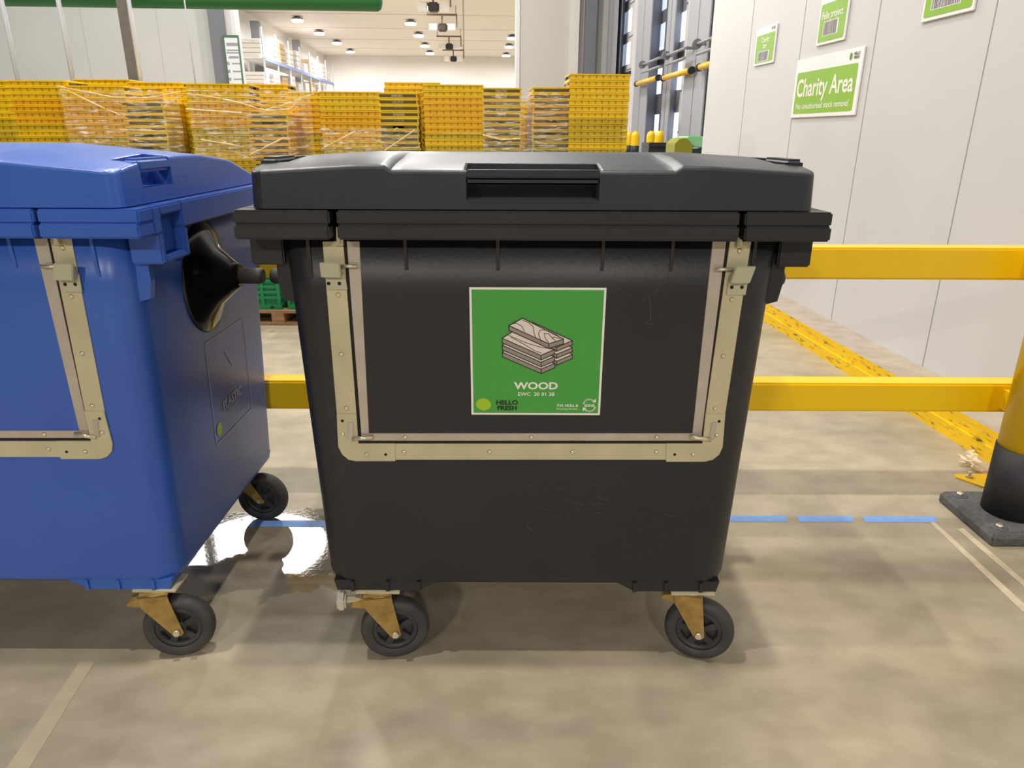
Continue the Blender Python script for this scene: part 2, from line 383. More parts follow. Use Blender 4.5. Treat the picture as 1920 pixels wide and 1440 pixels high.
# ---- barrier
BY0, BY1 = 2.68, 2.775
r = empty('safety_barrier', (2.01, 2.53, 0))
ox, oy = 2.01, 2.53
for z0, z1, n in ((.420, .5415, 'lower'), (.960, 1.081, 'upper')):
    m = MB(); m.box(-3.9-ox, 2.25-ox, BY0-oy, BY1-oy, z0, z1); m.build('rail', YEL, r, bevel=.008)
def post(px):
    for zz in (.44, .98):
        m = MB(); m.box(px-.04, px+.04, .08, BY0-oy, zz, zz+.08); m.build('rail_bracket', YEL, r)
    m = MB(); m.lathe([(.1, .30), (.1, 1.2), (.09, 1.235), (.05, 1.25)], (px, 0, 0), n=40); m.build('post', YEL, r)
    m = MB(); m.lathe([(.104, .03), (.104, .335)], (px, 0, 0), n=40); m.build('post_sleeve', POSTB, r)
    m = MB(); s = .18
    m.loft([[(px+x*s*k, y*s*k, z) for x, y in ((-1, -1), (1, -1), (1, 1), (-1, 1))] for k, z in ((1, 0), (1, .035), (.93, .055))], smooth=False); b = m.build('base_plate', BASER, r, bevel=.006)
    for sx in (-1, 1):
        for sy in (-1, 1):
            m = MB(); c = (px+sx*.128, sy*.128, 0); m.lathe([(.03, .0545), (.03, .057), (.021, .057)], c, n=20, mi=1); m.lathe([(.014, .056), (.014, .066), (.009, .068)], c, n=6)
            m.build('base_bolt', [RIVET, BASER], b)
post(0); post(-4.6)
tag(r, 'yellow two rail safety barrier with black and yellow post behind the bins', 'barrier')
r = empty('yellow_floor_bracket', (2.16, 2.90, 0))
m = MB(); m.prism([(-.13, .02, 0), (-.12, .05, 0), (.14, .06, 0), (.14, -.22, 0), (.06, -.24, 0)], (0, 0, .008)); m.box(.03, .09, -.15, -.09, .008, .55); m.build('bracket_plate', YEL, r)
m = MB(); m.lathe([(.016, .008), (.016, .018)], (-.07, .02, 0), n=6); m.tube((-.07, .02, .018), (-.07, .02, .035), .007); m.build('bolt', RIVET, r)
tag(r, 'yellow metal foot plate bolted to the floor behind the black and yellow post', 'bracket')
# scrap of paper by the kerb
m = MB(); rnd = random.Random(5)
for i in range(16):
    c = Vector((rnd.uniform(-.03, .03), rnd.uniform(-.05, .05), rnd.uniform(.01, .07)))
    m.poly([c+Vector((rnd.uniform(-.03, .03), rnd.uniform(-.03, .03), rnd.uniform(-.01, .02))) for _ in range(4)])
p = hit(1826, 880, (0, 0, 1), 0)
tag(m.build('torn_paper', mat('torn_paper', (226, 204, 176), .7), loc=(p.x-.01, p.y+.02, 0)), 'small torn scrap of pale paper against the yellow kerb', 'litter')

# ================================================================ THE BINS
FRONT_N = Vector((0, 1, .03)); FRONT_D = 1.70+.03*1.2
def make_bin(cx, body_m, lid_m, label, fdx, blue):
    Y0 = 1.635
    root = empty('wheelie_bin', (cx, Y0, 0)); tag(root, label, 'waste bin', 'four wheeled bins')
    yf = lambda z: .065+(1.2-z)*.03
    hwz = lambda z: .5745+(z-.27)*.0295
    # body
    m = MB(); rings = []
    for z, dd in ((.262, .014), (.270, .004), (.285, 0), (.6, 0), (.9, 0), (1.1, 0), (1.262, 0)):
        rings.append(rrect(hwz(z)-dd, yf(z)+dd*.6, .975+(z-.27)*.035-dd, .075, z))
    m.loft(rings)
    for sx in (-1, 1):                              # caster mounts with small ribs
        for yy in (yf(.27)+.004, .80):
            pts = [(0, 0, 0), (sx*.25, yy, .27), (sx*.31, yy, .236), (sx*.545, yy, .236), (sx*.553, yy, .27)]
            m.prism(pts[1:], (0, .18, 0))
            for xx in (.31, .40, .50):
                m.box(sx*xx-.005, sx*xx+.005, yy-.006, yy+.01, .236, .268)
    for sx in (-1, 1):                              # side webs below the rim
        a, b = (.585, .628)
        m.prism([(sx*a, .115, 1.25), (sx*b, .115, 1.25), (sx*b, .115, 1.13), (sx*(b-.008), .115, 1.085), (sx*a, .115, 1.075)], (0, .022, 0))
        m.prism([(sx*a, .33, 1.25), (sx*(b-.01), .33, 1.25), (sx*(b-.016), .33, 1.15), (sx*a, .33, 1.13)], (0, .016, 0))
    for xx in (-.30, -.08, .17, .335, -.53, .53):   # gussets under the rim
        z0 = 1.19 if abs(xx) < .5 else 1.17
        m.prism([(xx-.004, .058, 1.25), (xx-.004, .085, 1.25), (xx-.004, .085, z0-.03), (xx-.004, yf(z0)-.002, z0-.02)], (.008, 0, 0))
    body = m.build('body', body_m, root, recalc=True)
    # rim
    m = MB()
    slots = [(-.461, -.445), (.470, .482)] if not blue else [(-.461, -.445), (.440, .449)]
    xs = [(-.68, slots[0][0]), (slots[0][1], slots[1][0]), (slots[1][1], .68)]
    for a, b in xs:
        m.box(a, b, .006, .075, 1.282, 1.314); m.box(a+.001, b-.001, .0, .075, 1.249, 1.282)
    for sx in (-1, 1):
        X = sorted((sx*.59, sx*.68)); m.box(X[0], X[1], .075, .112, 1.249, 1.314); m.box(X[0], X[1], .228, 1.045, 1.249, 1.314)
        m.box(X[0], X[1], .112, .228, 1.290, 1.314)
        a, b = sorted((sx*.60, sx*.68)); m.box(a, b, .092, .112, 1.175, 1.249); m.box(a, b, .228, .245, 1.175, 1.249); m.box(a, b, .112, .228, 1.175, 1.190)
        a, b = sorted((sx*.60, sx*.650)); m.box(a, b, .112, .228, 1.190, 1.290)
    m.box(-.68, .68, 1.03, 1.06, 1.249, 1.314)
    rim = m.build('rim', body_m, root, bevel=.004)
    # lid
    prof = [(0, 1.411), (.05, 1.419), (.12, 1.426), (.3, 1.435), (.46, 1.431), (.68, 1.408), (.87, 1.360), (1.04, 1.335)] if not blue else [(0, 1.424), (.05, 1.434), (.12, 1.442), (.3, 1.452), (.46, 1.450), (.68, 1.428), (.87, 1.375), (1.04, 1.335)]
    def P(y):
        for i in range(len(prof)-1):
            if y <= prof[i+1][0]:
                a, b = prof[i], prof[i+1]; t = max(0, (y-a[0])/(b[0]-a[0])); return a[1]+(b[1]-a[1])*t
        return prof[-1][1]
    HW, r_ = .640, .035
    ls = []
    for k in (0, .0015, .0035, .007, .02): ls.append(k)
    def samples(a, b, n): return [a+k for k in ls]+[a+.03+(b-a-.06)*i/n for i in range(n+1)]+([-.334, -.318, .318, .334] if a < -.5 else [])+[b-k for k in reversed(ls)]
    X = sorted(samples(-HW, HW, 46)); Yl = samples(.018, 1.04, 26)
    def top(x, y):
        z = P(y-.018); ax = abs(x)
        e = max(0, (ax-.40)/.24); z -= (.014*e if not blue else .030*min(1, max(0, (ax-.30)/.34)))
        k = 1-min(1, max(0, (ax-.318)/.016)); kk = 1-min(1, max(0, (y-.18)/.25)); z -= .010*k*kk
        d = min(HW-ax, y-.018, 1.04-y)
        if d < .007: z -= .007-math.sqrt(max(0, .007**2-(.007-d)**2))
        return max(z, 1.322)
    def rnd2(x, y):
        cxp = math.copysign(HW-r_, x); cyp = .018+r_ if y < .5 else 1.04-r_
        dx, dy = abs(x)-(HW-r_), (cyp-y if y < .5 else y-cyp)
        if dx > 0 and dy > 0:
            L = math.hypot(dx, dy); s = max(dx, dy)/L
            return cxp+math.copysign(dx*s, x), cyp+(-dy*s if y < .5 else dy*s)
        return x, y
    m = MB(); G = []
    for y in Yl:
        row = []
        for x in X:
            q = rnd2(x, y); row.append(m.bm.verts.new((q[0], q[1], top(x, y))))
        G.append(row)
    for j in range(len(Yl)-1):
        for i in range(len(X)-1):
            f = m.bm.faces.new((G[j][i], G[j][i+1], G[j+1][i+1], G[j+1][i])); f.smooth = 2 < i < len(X)-4 and j > 2
    bord = G[0][:]+[g[-1] for g in G[1:]]+list(reversed(G[-1][:-1]))+[g[0] for g in reversed(G[1:-1])]
    low = [m.bm.verts.new((v.co.x*1.004, v.co.y-(.003 if v.co.y < .3 else -.003), 1.3165)) for v in bord]
    n = len(bord)
    for i in range(n):
        m.bm.faces.new((bord[i], low[i], low[(i+1) % n], bord[(i+1) % n]))
    m.bm.faces.new(list(reversed(low)))
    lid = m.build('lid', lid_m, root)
    # pockets cut into the lid (front grip and two side grips)
    k = MB(); k.box(-.150, .150, -.05, .105, 1.335, 1.6)
    for sx in (-1, 1):
        a, b = sorted((sx*.575, sx*.80)); k.box(a, b, .125, .285, 1.352, 1.6)
    bmesh.ops.recalc_face_normals(k.bm, faces=k.bm.faces)
    cut = k.build('cut', lid_m, root)
    md = lid.modifiers.new('b', 'BOOLEAN'); md.operation = 'DIFFERENCE'; md.object = cut; md.solver = 'EXACT'
    bpy.context.view_layer.update(); dg = bpy.context.evaluated_depsgraph_get()
    nm = bpy.data.meshes.new_from_object(lid.evaluated_get(dg)); lid.modifiers.clear(); lid.data = nm; bpy.data.objects.remove(cut)
    m = MB(); m.box(-.150, .150, .016, .042, 1.385, 1.403); m.box(-.15, .15, .018, .024, 1.372, 1.385); m.build('grip_bar', lid_m, lid, bevel=.003)
    m = MB(); m.box(-.149, .149, .014, .022, 1.330, 1.340); m.build('grip_lip', lid_m, lid, bevel=.002)
    for sx in (-1, 1):
        m = MB(); a, b = sorted((sx*.600, sx*.643)); m.box(a, b, .12, .29, 1.388, 1.425 if not blue else 1.420); m.build('side_grip', lid_m, lid, bevel=.008, seg=3)
    # ---- steel frame of the front flap: measured on the front face of the black bin
    def on(u, v, lift=.0): # surface point in bin coordinates
        p = hit(u, v, FRONT_N, FRONT_D-lift); return Vector((p.x-.045+fdx, p.y-Y0, p.z))
    nrm = Vector((0, -1, -.03)).normalized()
    def plate(pts, base, thick, name, mt, par=root, bev=.0012):
        m = MB(); m.prism([on(u, v)+nrm*base for u, v in pts], nrm*thick); return m.build(name, mt, par, bevel=bev, seg=1)
    LFo = [(604, 452), (633, 835)]; 
    arcL = [(634+32-32*math.cos(math.radians(a)), 830+32*math.sin(math.radians(a))) for a in range(0, 91, 15)]
    arcR = [(1352-32+32*math.cos(math.radians(a)), 830+32*math.sin(math.radians(a))) for a in range(90, -1, -15)]
    # outer frame strips
    fr = plate([(605, 452), (644, 452), (669, 778), (632, 778)], 0, .004, 'flap_frame', ZINC)
    plate([(1408, 452), (1368, 452), (1322, 778), (1359, 778)], 0, .004, 'frame_strip', ZINC, fr)
    plate([(738, 831), (1252, 831), (1252, 861), (738, 861)], 0, .004, 'frame_strip', ZINC, fr)
    cl = plate([(632, 774), (669, 774), (673, 830), (742, 830), (742, 863), (668, 863), (654, 860), (642, 850), (635, 836)], .001, .006, 'corner_plate', ZINC, fr)
    cr = plate([(1359, 774), (1322, 774), (1316, 830), (1248, 830), (1248, 864), (1320, 864), (1336, 860), (1348, 850), (1354, 836)], .001, .006, 'corner_plate', ZINC, fr)
    # inner strips: the edging of the hinged flap
    fi = plate([(650, 452), (674, 452), (692, 812), (677, 812)], -.004, .006, 'flap_edging', ZINC2)
    plate([(1336, 452), (1362, 452), (1316, 812), (1298, 812)], -.004, .006, 'edging_strip', ZINC2, fi)
    plate([(677, 812), (1316, 812), (1315, 826), (678, 826)], -.004, .0065, 'edging_strip', ZINC2, fi)
    gp = plate([(644, 452), (650, 452), (679, 826), (1314, 826), (1362, 452), (1368, 452), (1321, 831), (673, 831)], -.004, .0055, 'flap_gap', HOLE)
    # latches at the top corners
    for sgn, xa, xb, pts in ((-1, 605, 642, None), (1, 1368, 1408, None)):
        q = (lambda u: u) 
        if sgn < 0: P4 = [(612, 512), (648, 512), (653, 542), (615, 542)]; B = [(605, 487), (642, 487), (647, 515), (608, 515)]; up = [(633, 452-28), (644, 452-28), (646, 458), (634, 458)]; rod = ((642, 497), (672, 497)); hol = [(618, 530), (638, 530)]
        else: P4 = [(1366, 518), (1402, 518), (1396, 552), (1360, 552)]; B = [(1373, 494), (1410, 494), (1404, 526), (1362, 526)]; up = [(1381, 424), (1389, 424), (1388, 462), (1378, 462)]; rod = ((1338, 503), (1372, 503)); hol = [(1370, 537), (1389, 537)]
        la = plate(P4, .004, .005, 'latch', LATCH, root, .001)
        m = MB(); a, b, c, d = [on(*p) for p in B]
        o1, o2 = (.030, .014)
        m.prism([a+nrm*o1, a+nrm*(o1+.004), d+nrm*(o1+.002), d+nrm*.008, d+nrm*.004], (b-a)); m.build('latch_lip', LATCH, la, bevel=.002)
        m = MB(); m.tube(on(*rod[0])+nrm*.012, on(*rod[1])+nrm*.012, .0045); m.build('latch_rod', RIVET, la)
        m = MB(); m.prism([on(*p)+nrm*.004 for p in up], nrm*.012); m.build('latch_arm', ZINC, la)
        for h in hol:
            m = MB(); m.tube(on(*h)+nrm*.008, on(*h)+nrm*.0096, .0045, 10); m.build('screw_hole', HOLE, la)
    # hinges at the bottom corners
    for pts, rod in (([(654, 790), (664, 790), (664, 822), (654, 822)], ((662, 820), (700, 817))), ([(1333, 790), (1343, 790), (1337, 822), (1327, 822)], ((1292, 816), (1330, 822)))):
        h = plate(pts, .006, .004, 'hinge', ZINC2)
        m = MB(); m.tube(on(*rod[0])+nrm*.010, on(*rod[1])+nrm*.010, .006); m.build('hinge_pin', RIVET, h)
    # rivets
    rv = MB(); rv.lathe([(.0065, 0), (.006, .002), (.0035, .0045)], (0, 0, 0), axis='z', n=12); me = None
    first = rv.build('rivet', RIVET, fr)
    Q = nrm.to_track_quat('Z', 'Y')
    pos = [(635, 552), (641, 663), (650, 764), (644, 812), (688, 850), (758, 846), (918, 846), (1073, 846), (1230, 846), (1299, 850), (1343, 814), (1340, 765), (1355, 667), (1371, 561), (1386, 470)]
    for i, (u, v) in enumerate(pos):
        o = first if i == 0 else clone(first, fr)
        o.rotation_mode = 'QUATERNION'; o.rotation_quaternion = Q; o.location = on(u, v)+nrm*(.0068 if v > 800 and (u < 740 or u > 1250) else .004)
    for u, v in ((760, 819), (996, 819), (1231, 819)):
        o = clone(first, fi); o.rotation_mode = 'QUATERNION'; o.rotation_quaternion = Q; o.location = on(u, v)+nrm*.0025
    for u, v in ((643, 787), (724, 850), (1264, 850), (1347, 788)):
        m = MB(); m.tube(on(u, v)+nrm*.0068, on(u, v)+nrm*.0074, .004, 10); m.build('screw_hole', HOLE, fr)
    # ---- side lifting trunnions
    for sx in (-1, 1):
        m = MB(); hs = hwz(1.06)-.008
        pr = [(.175, hs), (.168, hs+.014), (.135, hs+.03), (.085, hs+.055), (.045, hs+.10), (.034, hs+.115)]
        m.lathe([(r, sx*h) for r, h in pr], (0, .50, 1.07), axis='x', n=40)
        for v in m.bm.verts: v.co.y = .50+(v.co.y-.50)*.92
        t = m.build('trunnion_cover', GLOSSBLK, root)
        m = MB(); m.lathe([(.024, sx*(hs+.1)), (.024, sx*.765), (.019, sx*.775)], (0, .50, 1.07), axis='x', n=24); m.build('trunnion_pin', RUBBER, t)
    # ---- casters
    def caster(x, y, ang, px, trail=.045, brake=False, lbl=None):
        # wheel centre (x,y); swivel axis px; fork leans from plate to axle
        ca, sa = math.cos(ang), math.sin(ang)
        T = Matrix.Translation((x, y, 0)) @ Matrix.Rotation(ang, 4, 'Z')
        d = px-x
        m = MB(); m.T = T; R = .1
        m.lathe([(.066, -.020), (.074, -.0245), (.088, -.0245), (.096, -.019), (.1, -.008), (.1, .008), (.096, .019), (.088, .0245), (.074, .0245), (.066, .020), (.066, -.020)], (0, 0, R), axis='y', n=48, cap=False); wh = m.build('wheel', RUBBER, root)
        m = MB(); m.T = T
        m.lathe([(.067, -.016), (.062, -.020), (.054, -.019), (.05, -.008), (.05, .008), (.054, .019), (.062, .020), (.067, .016), (.067, -.016)], (0, 0, R), axis='y', n=40, cap=False)
        m.lathe([(.056, -.003), (.056, .003)], (0, 0, R), axis='y', n=32)
        m.lathe([(.021, -.024), (.021, .024)], (0, 0, R), axis='y', n=24)
        for i in range(5):
            a = 2*math.pi*i/5+.5
            q = [(math.cos(a+s)*rr, -.017, R+math.sin(a+s)*rr) for rr, s in ((.018, -.45), (.056, -.20), (.056, .20), (.018, .45))]
            m.prism(q, (0, .034, 0))
        m.build('hub', HUB, wh)
        fk = MB(); fk.T = T
        for s in (-1, 1):
            yb = s*.034
            pts = [(d-.045, yb, .228), (d+.035, yb, .228), (d+.038, yb, .205), (.017, yb, .092), (.010, yb, .083), (-.008, yb, .083), (-.016, yb, .092), (d-.040, yb, .190)]
            fk.prism(pts, (0, -s*.004, 0))
        fk.box(d-.045, d+.035, -.034, .034, .222, .228)
        fk.lathe([(.035, .226), (.036, .229), (.036, .230)], (d, 0, 0), n=24)
        f = fk.build('caster_fork', BRASS, root, bevel=.001, seg=1)
        m = MB(); m.T = Matrix.Translation((px, y, 0)); m.box(-.062, .062, -.025, .06, .230, .236); m.build('mounting_plate', ZINC, f)
        m = MB(); m.T = T; m.lathe([(.010, -.046), (.010, -.036)], (0, 0, R), axis='y', n=6); m.tube((0, -.036, R), (0, .04, R), .006); m.build('axle_bolt', RIVET, f)
        m = MB(); m.T = T; m.prism([(d-.04, -.02, .215), (d-.075, -.02, .205), (d-.082, -.02, .195), (d-.06, -.02, .188), (d-.035, -.02, .185)], (0, .04, 0)); m.build('fork_catch', BRASS, f)
        if brake:
            m = MB(); m.T = T; m.box(d-.12, d-.095, -.03, .03, .19, .226); m.build('brake_pedal', mat('brake_pedal_grey', (190, 184, 170), .6), f, bevel=.006)
            m = MB(); m.T = T; m.box(d-.1, d-.045, -.012, .012, .205, .212); m.build('brake_arm', ZINC, f)
    if blue:
        caster(.545, .115, math.radians(10), .500); caster(-.40, .115, math.radians(6), -.45)
        caster(.530, .905, math.radians(-4), .445); caster(-.44, .90, .1, -.48)
    else:
        caster(-.388, .112, math.radians(9), -.428, brake=True); caster(.513, .112, math.radians(-16), .478)
        caster(-.40, .90, .2, -.44); caster(.46, .90, -.2, .42)
    return root, on, nrm
BLKC, BLUC = .045, -1.528
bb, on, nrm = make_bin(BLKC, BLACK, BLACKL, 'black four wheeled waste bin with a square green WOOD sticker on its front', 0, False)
blue, onb, _ = make_bin(BLUC, BLUE, BLUE, 'blue four wheeled waste bin left of the black bin with PLASTIC sticker on side', -.035, True)

# ---- WOOD sticker on the black bin
c0 = on(882, 538); c1 = on(1139, 540); c2 = on(1123, 777); c3 = on(882, 778)
x0, x1, zt, zb = (c0.x+c3.x)/2, (c1.x+c2.x)/2, (c0.z+c1.z)/2, (c2.z+c3.z)/2
def sp(x, z, d): # point on the front face at bin-local x, z
    return Vector((x, FRONT_D-.03*z-1.635, z))+nrm*d
m = MB(); m.prism([sp(x0, zb, 0), sp(x1, zb, 0), sp(x1, zt, 0), sp(x0, zt, 0)], nrm*.0012)
st = m.build('sticker', WHITE, bb); st['label'] = 'green square sticker with stacked planks reading WOOD'
b = .0055
m = MB(); m.poly([sp(x0+b, zb+b, .0016), sp(x1-b, zb+b, .0016), sp(x1-b, zt-b, .0016), sp(x0+b, zt-b, .0016)]); m.build('sticker_field', GREEN, st, recalc=False)
S = (x1-x0); ST = (zt-zb)
# zoomed drawing coordinates (0..1 across, 0..1 down)
def zc(px, py, d=.0022):
    v = (py-92)/1228; u = (px-115)/(1320-80*v)
    return sp(x0+S*u, zt-ST*v, d)
def zpoly(mb, pts, mi, d=.0022): mb.poly([zc(px, py, d) for px, py in pts], mi)
def zline(mb, pts, w=9, d=.0028, closed=False): mb.path(pts, w, lambda x, y: zc(x, y, d), 2, closed)
m = MB()
def board(top_, h, dep=.0022):
    # top_: four corners left, back, right, front of the top face
    L_, B_, R_, F_ = top_
    zpoly(m, [L_, F_, R_, B_], 0, dep)
    zpoly(m, [L_, (L_[0], L_[1]+h), (F_[0], F_[1]+h), F_], 1, dep)
    zpoly(m, [F_, (F_[0], F_[1]+h), (R_[0], R_[1]+h), R_], 1, dep)
    zline(m, [L_, B_, R_, F_, L_, (L_[0], L_[1]+h), (F_[0], F_[1]+h), (R_[0], R_[1]+h), R_], 9, dep+.0003)
    zline(m, [F_, (F_[0], F_[1]+h)], 9, dep+.0003)
k = 0
for dy in (135, 68, 0):
    board([(800, 560+dy), (720, 410+dy*.6), (1098, 580+dy), (945, 645+dy)], 38, .0022+k*.0005)
    board([(425, 560+dy), (520, 500+dy*.8), (925, 665+dy), (795, 722+dy)], 44, .0024+k*.0005); k += 1
board([(492, 440), (625, 370), (1015, 565), (872, 610)], 44, .0042)
D_ = .0048
for pts in ([(515, 425), (560, 415), (610, 440), (640, 490)], [(620, 385), (680, 410), (725, 450), (730, 500), (750, 560)], [(960, 530), (850, 478), (790, 480), (775, 520), (800, 590)],
            [(935, 580), (870, 515), (830, 512), (835, 550), (870, 600)], [(985, 560), (920, 545), (905, 560)]):
    zline(m, pts, 6, D_)
for pts in ([(470, 525), (650, 600), (780, 640), (900, 660)], [(510, 550), (640, 620), (740, 680), (800, 700)]): zline(m, pts, 6, .0038)
m.build('plank_drawing', [PLANKC, PLANKS, PLINE], st, recalc=False)
m = MB(); g = lambda x, y: sp(x, y, .0024); zx = lambda px, py: (x0+S*((px-115)/(1320-80*(py-92)/1228)), zt-ST*(py-92)/1228)
X_, Y_ = zx(745, 1027); m.text('WOOD', g, .0265, X_, Y_, bold=.03, sx=1.22)
X_, Y_ = zx(742, 1108); m.text('EWC  20 01 38', g, .0135, X_, Y_, bold=.015, sx=1.1)
X_, Y_ = zx(1045, 1222); m.text('P.H. HULL &', g, .0095, X_, Y_, bold=.03, sx=1.08)
X_, Y_ = zx(1255, 1222); m.text('SONS', g, .0095, X_, Y_, bold=.03, sx=1.1)
X_, Y_ = zx(1040, 1256); m.text('Recycling Services', g, .0075, X_, Y_, sx=1.0)
m.build('lettering', WHITE, st, recalc=False)
m = MB(); X_, Y_ = zx(460, 1195); m.text('HELLO', g, .0165, X_, Y_, bold=.04, sx=1.13); X_, Y_ = zx(460, 1252); m.text('FRESH', g, .0165, X_, Y_, bold=.04, sx=1.13)
m.build('maker_lettering', INK, st, recalc=False)
m = MB(); zpoly(m, [(235+72*math.cos(t*.35)*(1+.06*math.sin(t*.7)), 1212+62*math.sin(t*.35)) for t in range(18)], 0, .0024); zpoly(m, [(160, 1225), (180, 1170), (215, 1270), (170, 1245)], 0, .0023); m.build('lime_logo', LIME, st, recalc=False)
m = MB()
for a0, a1 in ((200, 320), (20, 140)):
    pts = [(1255+58*math.cos(math.radians(a)), 1218+60*math.sin(math.radians(a))) for a in range(a0, a1+1, 12)]; m.path(pts, 14, lambda x, y: zc(x, y, .0024), 0)
m.poly([zc(*p, .0025) for p in ((1285, 1185), (1318, 1188), (1318, 1150))]); m.poly([zc(*p, .0025) for p in ((1190, 1240), (1225, 1245), (1190, 1280))])
m.build('arrow_logo', WHITE, st, recalc=False)
# faint chalk figure 1 and scuffs on the black bin's front
CH_ = mat('faint_chalk', (64, 64, 64), .8)
m = MB()
for p in ([(1205, 562), (1216, 556), (1220, 575), (1219, 600)], [(1210, 605), (1224, 608)], [(1228, 548), (1234, 543)]): m.path(p, 2.2, lambda x, y: on(x, y, 0)+nrm*.0008, 0)
m.build('chalk_mark', CH_, bb, recalc=False)
m = MB(); rnd = random.Random(11)
for i in range(34):
    u, v = rnd.gauss(1080, 60), rnd.gauss(930, 45); l = rnd.uniform(4, 22); a = rnd.uniform(-.9, .2)
    m.path([(u, v), (u+l*math.cos(a), v-l*math.sin(a))], rnd.uniform(.7, 1.6), lambda x, y: on(x, y, 0)+nrm*.0008, 0)
m.build('scuff_marks', mat('scuff_grey', (62, 62, 63), .7), bb, recalc=False)['kind'] = 'stuff'

# ---- PLASTIC sticker outline on the right side of the blue bin
def bs(y, z, d=.0015): return Vector((.5745+(z-.27)*.0295+d, y, z))
ya, yb, za, zb_ = 2.076-1.635, 2.40-1.635, .535, .872
m = MB()
m.path([(ya, za), (yb, za), (yb, zb_), (ya, zb_)], .004, bs, 0, closed=True)
m.text('PLASTIC', bs, .045, (ya+yb)/2, za+.10, bold=.03); m.text('EWC  20 01 39', bs, .016, (ya+yb)/2, za+.072); m.text('P.H. HULL & SONS', bs, .013, yb-.07, za+.03)
m.path([((ya+yb)/2-.02, zb_-.07), ((ya+yb)/2+.03, zb_-.13)], .006, bs, 0)
o = m.build('sticker_outline', mat('sticker_outline_print', (150, 160, 186), .4), blue, recalc=False)
m = MB(); m.poly([bs(ya+.035+.022*math.cos(t*.6), za+.04+.022*math.sin(t*.6)) for t in range(10)]); m.build('lime_dot', LIME, o, recalc=False)

# ================================================================ STACKS OF FOLDED CRATES
def crate_mesh(k):
    m = MB(); a, b, h = .3, .2, .056
    m.box(-a+.006, a-.006, -b+.018, b-.018, 0, h, 0)         # core
    m.box(-a, a, -b, b, h-.013, h-.001, 0)                   # top rim
    m.box(-a+.003, a-.003, -b+.003, b-.003, 0, .012, 0)      # base flange
    for s in (-1, 1):
        for i in range(9):                                   # long side: ribbed
            x = -a+.03+i*(2*a-.06)/8; m.box(x-.026, x+.026, s*(b-.014)-.006, s*(b-.014)+.008, .01, h-.01, 0)
        m.box(s*(a-.022)-.021, s*(a-.022)+.021, -b+.02, b-.02, .014, .036, 1)      # short side: dark folded gap
        m.box(s*a-.002*s-.001, s*a-.002*s+.001, -.05, .06, .016, .036, 2)
    bmesh.ops.recalc_face_normals(m.bm, faces=m.bm.faces)
    me = bpy.data.meshes.new('folded_crate'); m.bm.to_mesh(me); m.bm.free()
    for q in (CR[k], CRD, CRL): me.materials.append(q)
    return me
CM = [crate_mesh(k) for k in range(3)]
# u centre, v of top, depth, face, individuals, name of the stack
STK = [(-47, 150, 7.7, 'L', 13, 'stack cut off by the left edge'),
       (67, 150, 7.7, 'L', 13, 'first whole stack from the left edge'),
       (171, 160, 7.6, 'L', 13, 'film wrapped stack above blue lid'),
       (266, 190, 7.6, 'S', 10, 'low end-on stack above blue grip'),
       (190, 148, 8.6, 'L', 4, 'rear stack behind the left film'),
       (290, 154, 8.6, 'L', 5, 'rear stack at the dark post'),
       (358, 162, 8.15, 'L', 13, 'stack half hidden left of the crinkled film'),
       (405, 156, 7.6, 'L', 15, 'crinkled film stack below the notice board'),
       (500, 213, 7.6, 'S', 10, 'low end-on stack right of crinkled film'),
       (486, 157, 8.4, 'L', 7, 'rear stack below the blue rack shelf'),
       (590, 172, 8.1, 'L', 13, 'stack half hidden left of the orange stack'),
       (655, 171, 7.6, 'L', 12, 'orange topped stack just left of centre'),
       (746, 173, 7.6, 'S', 12, 'end-on stack left of the central stack'),
       (772, 154, 8.4, 'L', 4, 'rear stack left of the central stack'),
       (850, 158, 7.6, 'L', 13, 'tall central broad stack'),
       (941, 164, 7.6, 'S', 13, 'end-on stack right of the central stack'),
       (1036, 163, 7.6, 'S', 13, 'end-on stack beside the tallest stack'),
       (1026, 190, 8.4, 'L', 9, 'low rear stack beside the white pillar'),
       (1126, 138, 7.5, 'L', 15, 'tallest stack at the right')]
ORD = ['topmost', 'second', 'third', 'fourth', 'fifth', 'sixth', 'seventh', 'eighth', 'ninth', 'tenth', 'eleventh', 'twelfth', 'thirteenth', 'fourteenth', 'fifteenth']
rest = MB(); rest_me = []
for si, (u, v, D, face, nind, nm) in enumerate(STK):
    p = hD(u, v, D); n = round(p.z/.0575); pitch = p.z/n
    rr = random.Random(si+20)
    yc = D+(.2 if face == 'L' else .3)
    for i in range(n):
        top_i = n-1-i
        dx, dy = rr.uniform(-.005, .005), rr.uniform(-.004, .004); ang = HA+rr.uniform(-.012, .012)+(math.pi/2 if face == 'S' else 0)
        k = 0 if top_i < 2+si % 2 else ((1 if si % 3 else 0) if top_i < 6+si % 3 else rr.choice((2, 2, 2, 0)))
        loc = world(p.x+dx, yc+dy, i*pitch+.0003)
        if top_i < nind:
            o = bpy.data.objects.new('folded_crate', CM[k]); C.objects.link(o); o.location = loc; o.rotation_euler = (0, 0, ang)
            lab = ('topmost' if top_i == 0 else ORD[top_i]+' from top') + ' yellow crate of the ' + nm
            tag(o, lab, 'crate', 'folded yellow crates in the ' + nm)
        else:
            b2 = bmesh.new(); b2.from_mesh(CM[k]); b2.transform(Matrix.Translation(loc) @ Matrix.Rotation(ang, 4, 'Z')); t = bpy.data.meshes.new('t'); b2.to_mesh(t); b2.free(); rest.bm.from_mesh(t); bpy.data.meshes.remove(t)
o = rest.build('folded_crate', [CR[2], CRD, CRL]); tag(o, 'lower folded yellow crates carrying the stacks, hidden behind the bins', 'crates', kind='stuff')

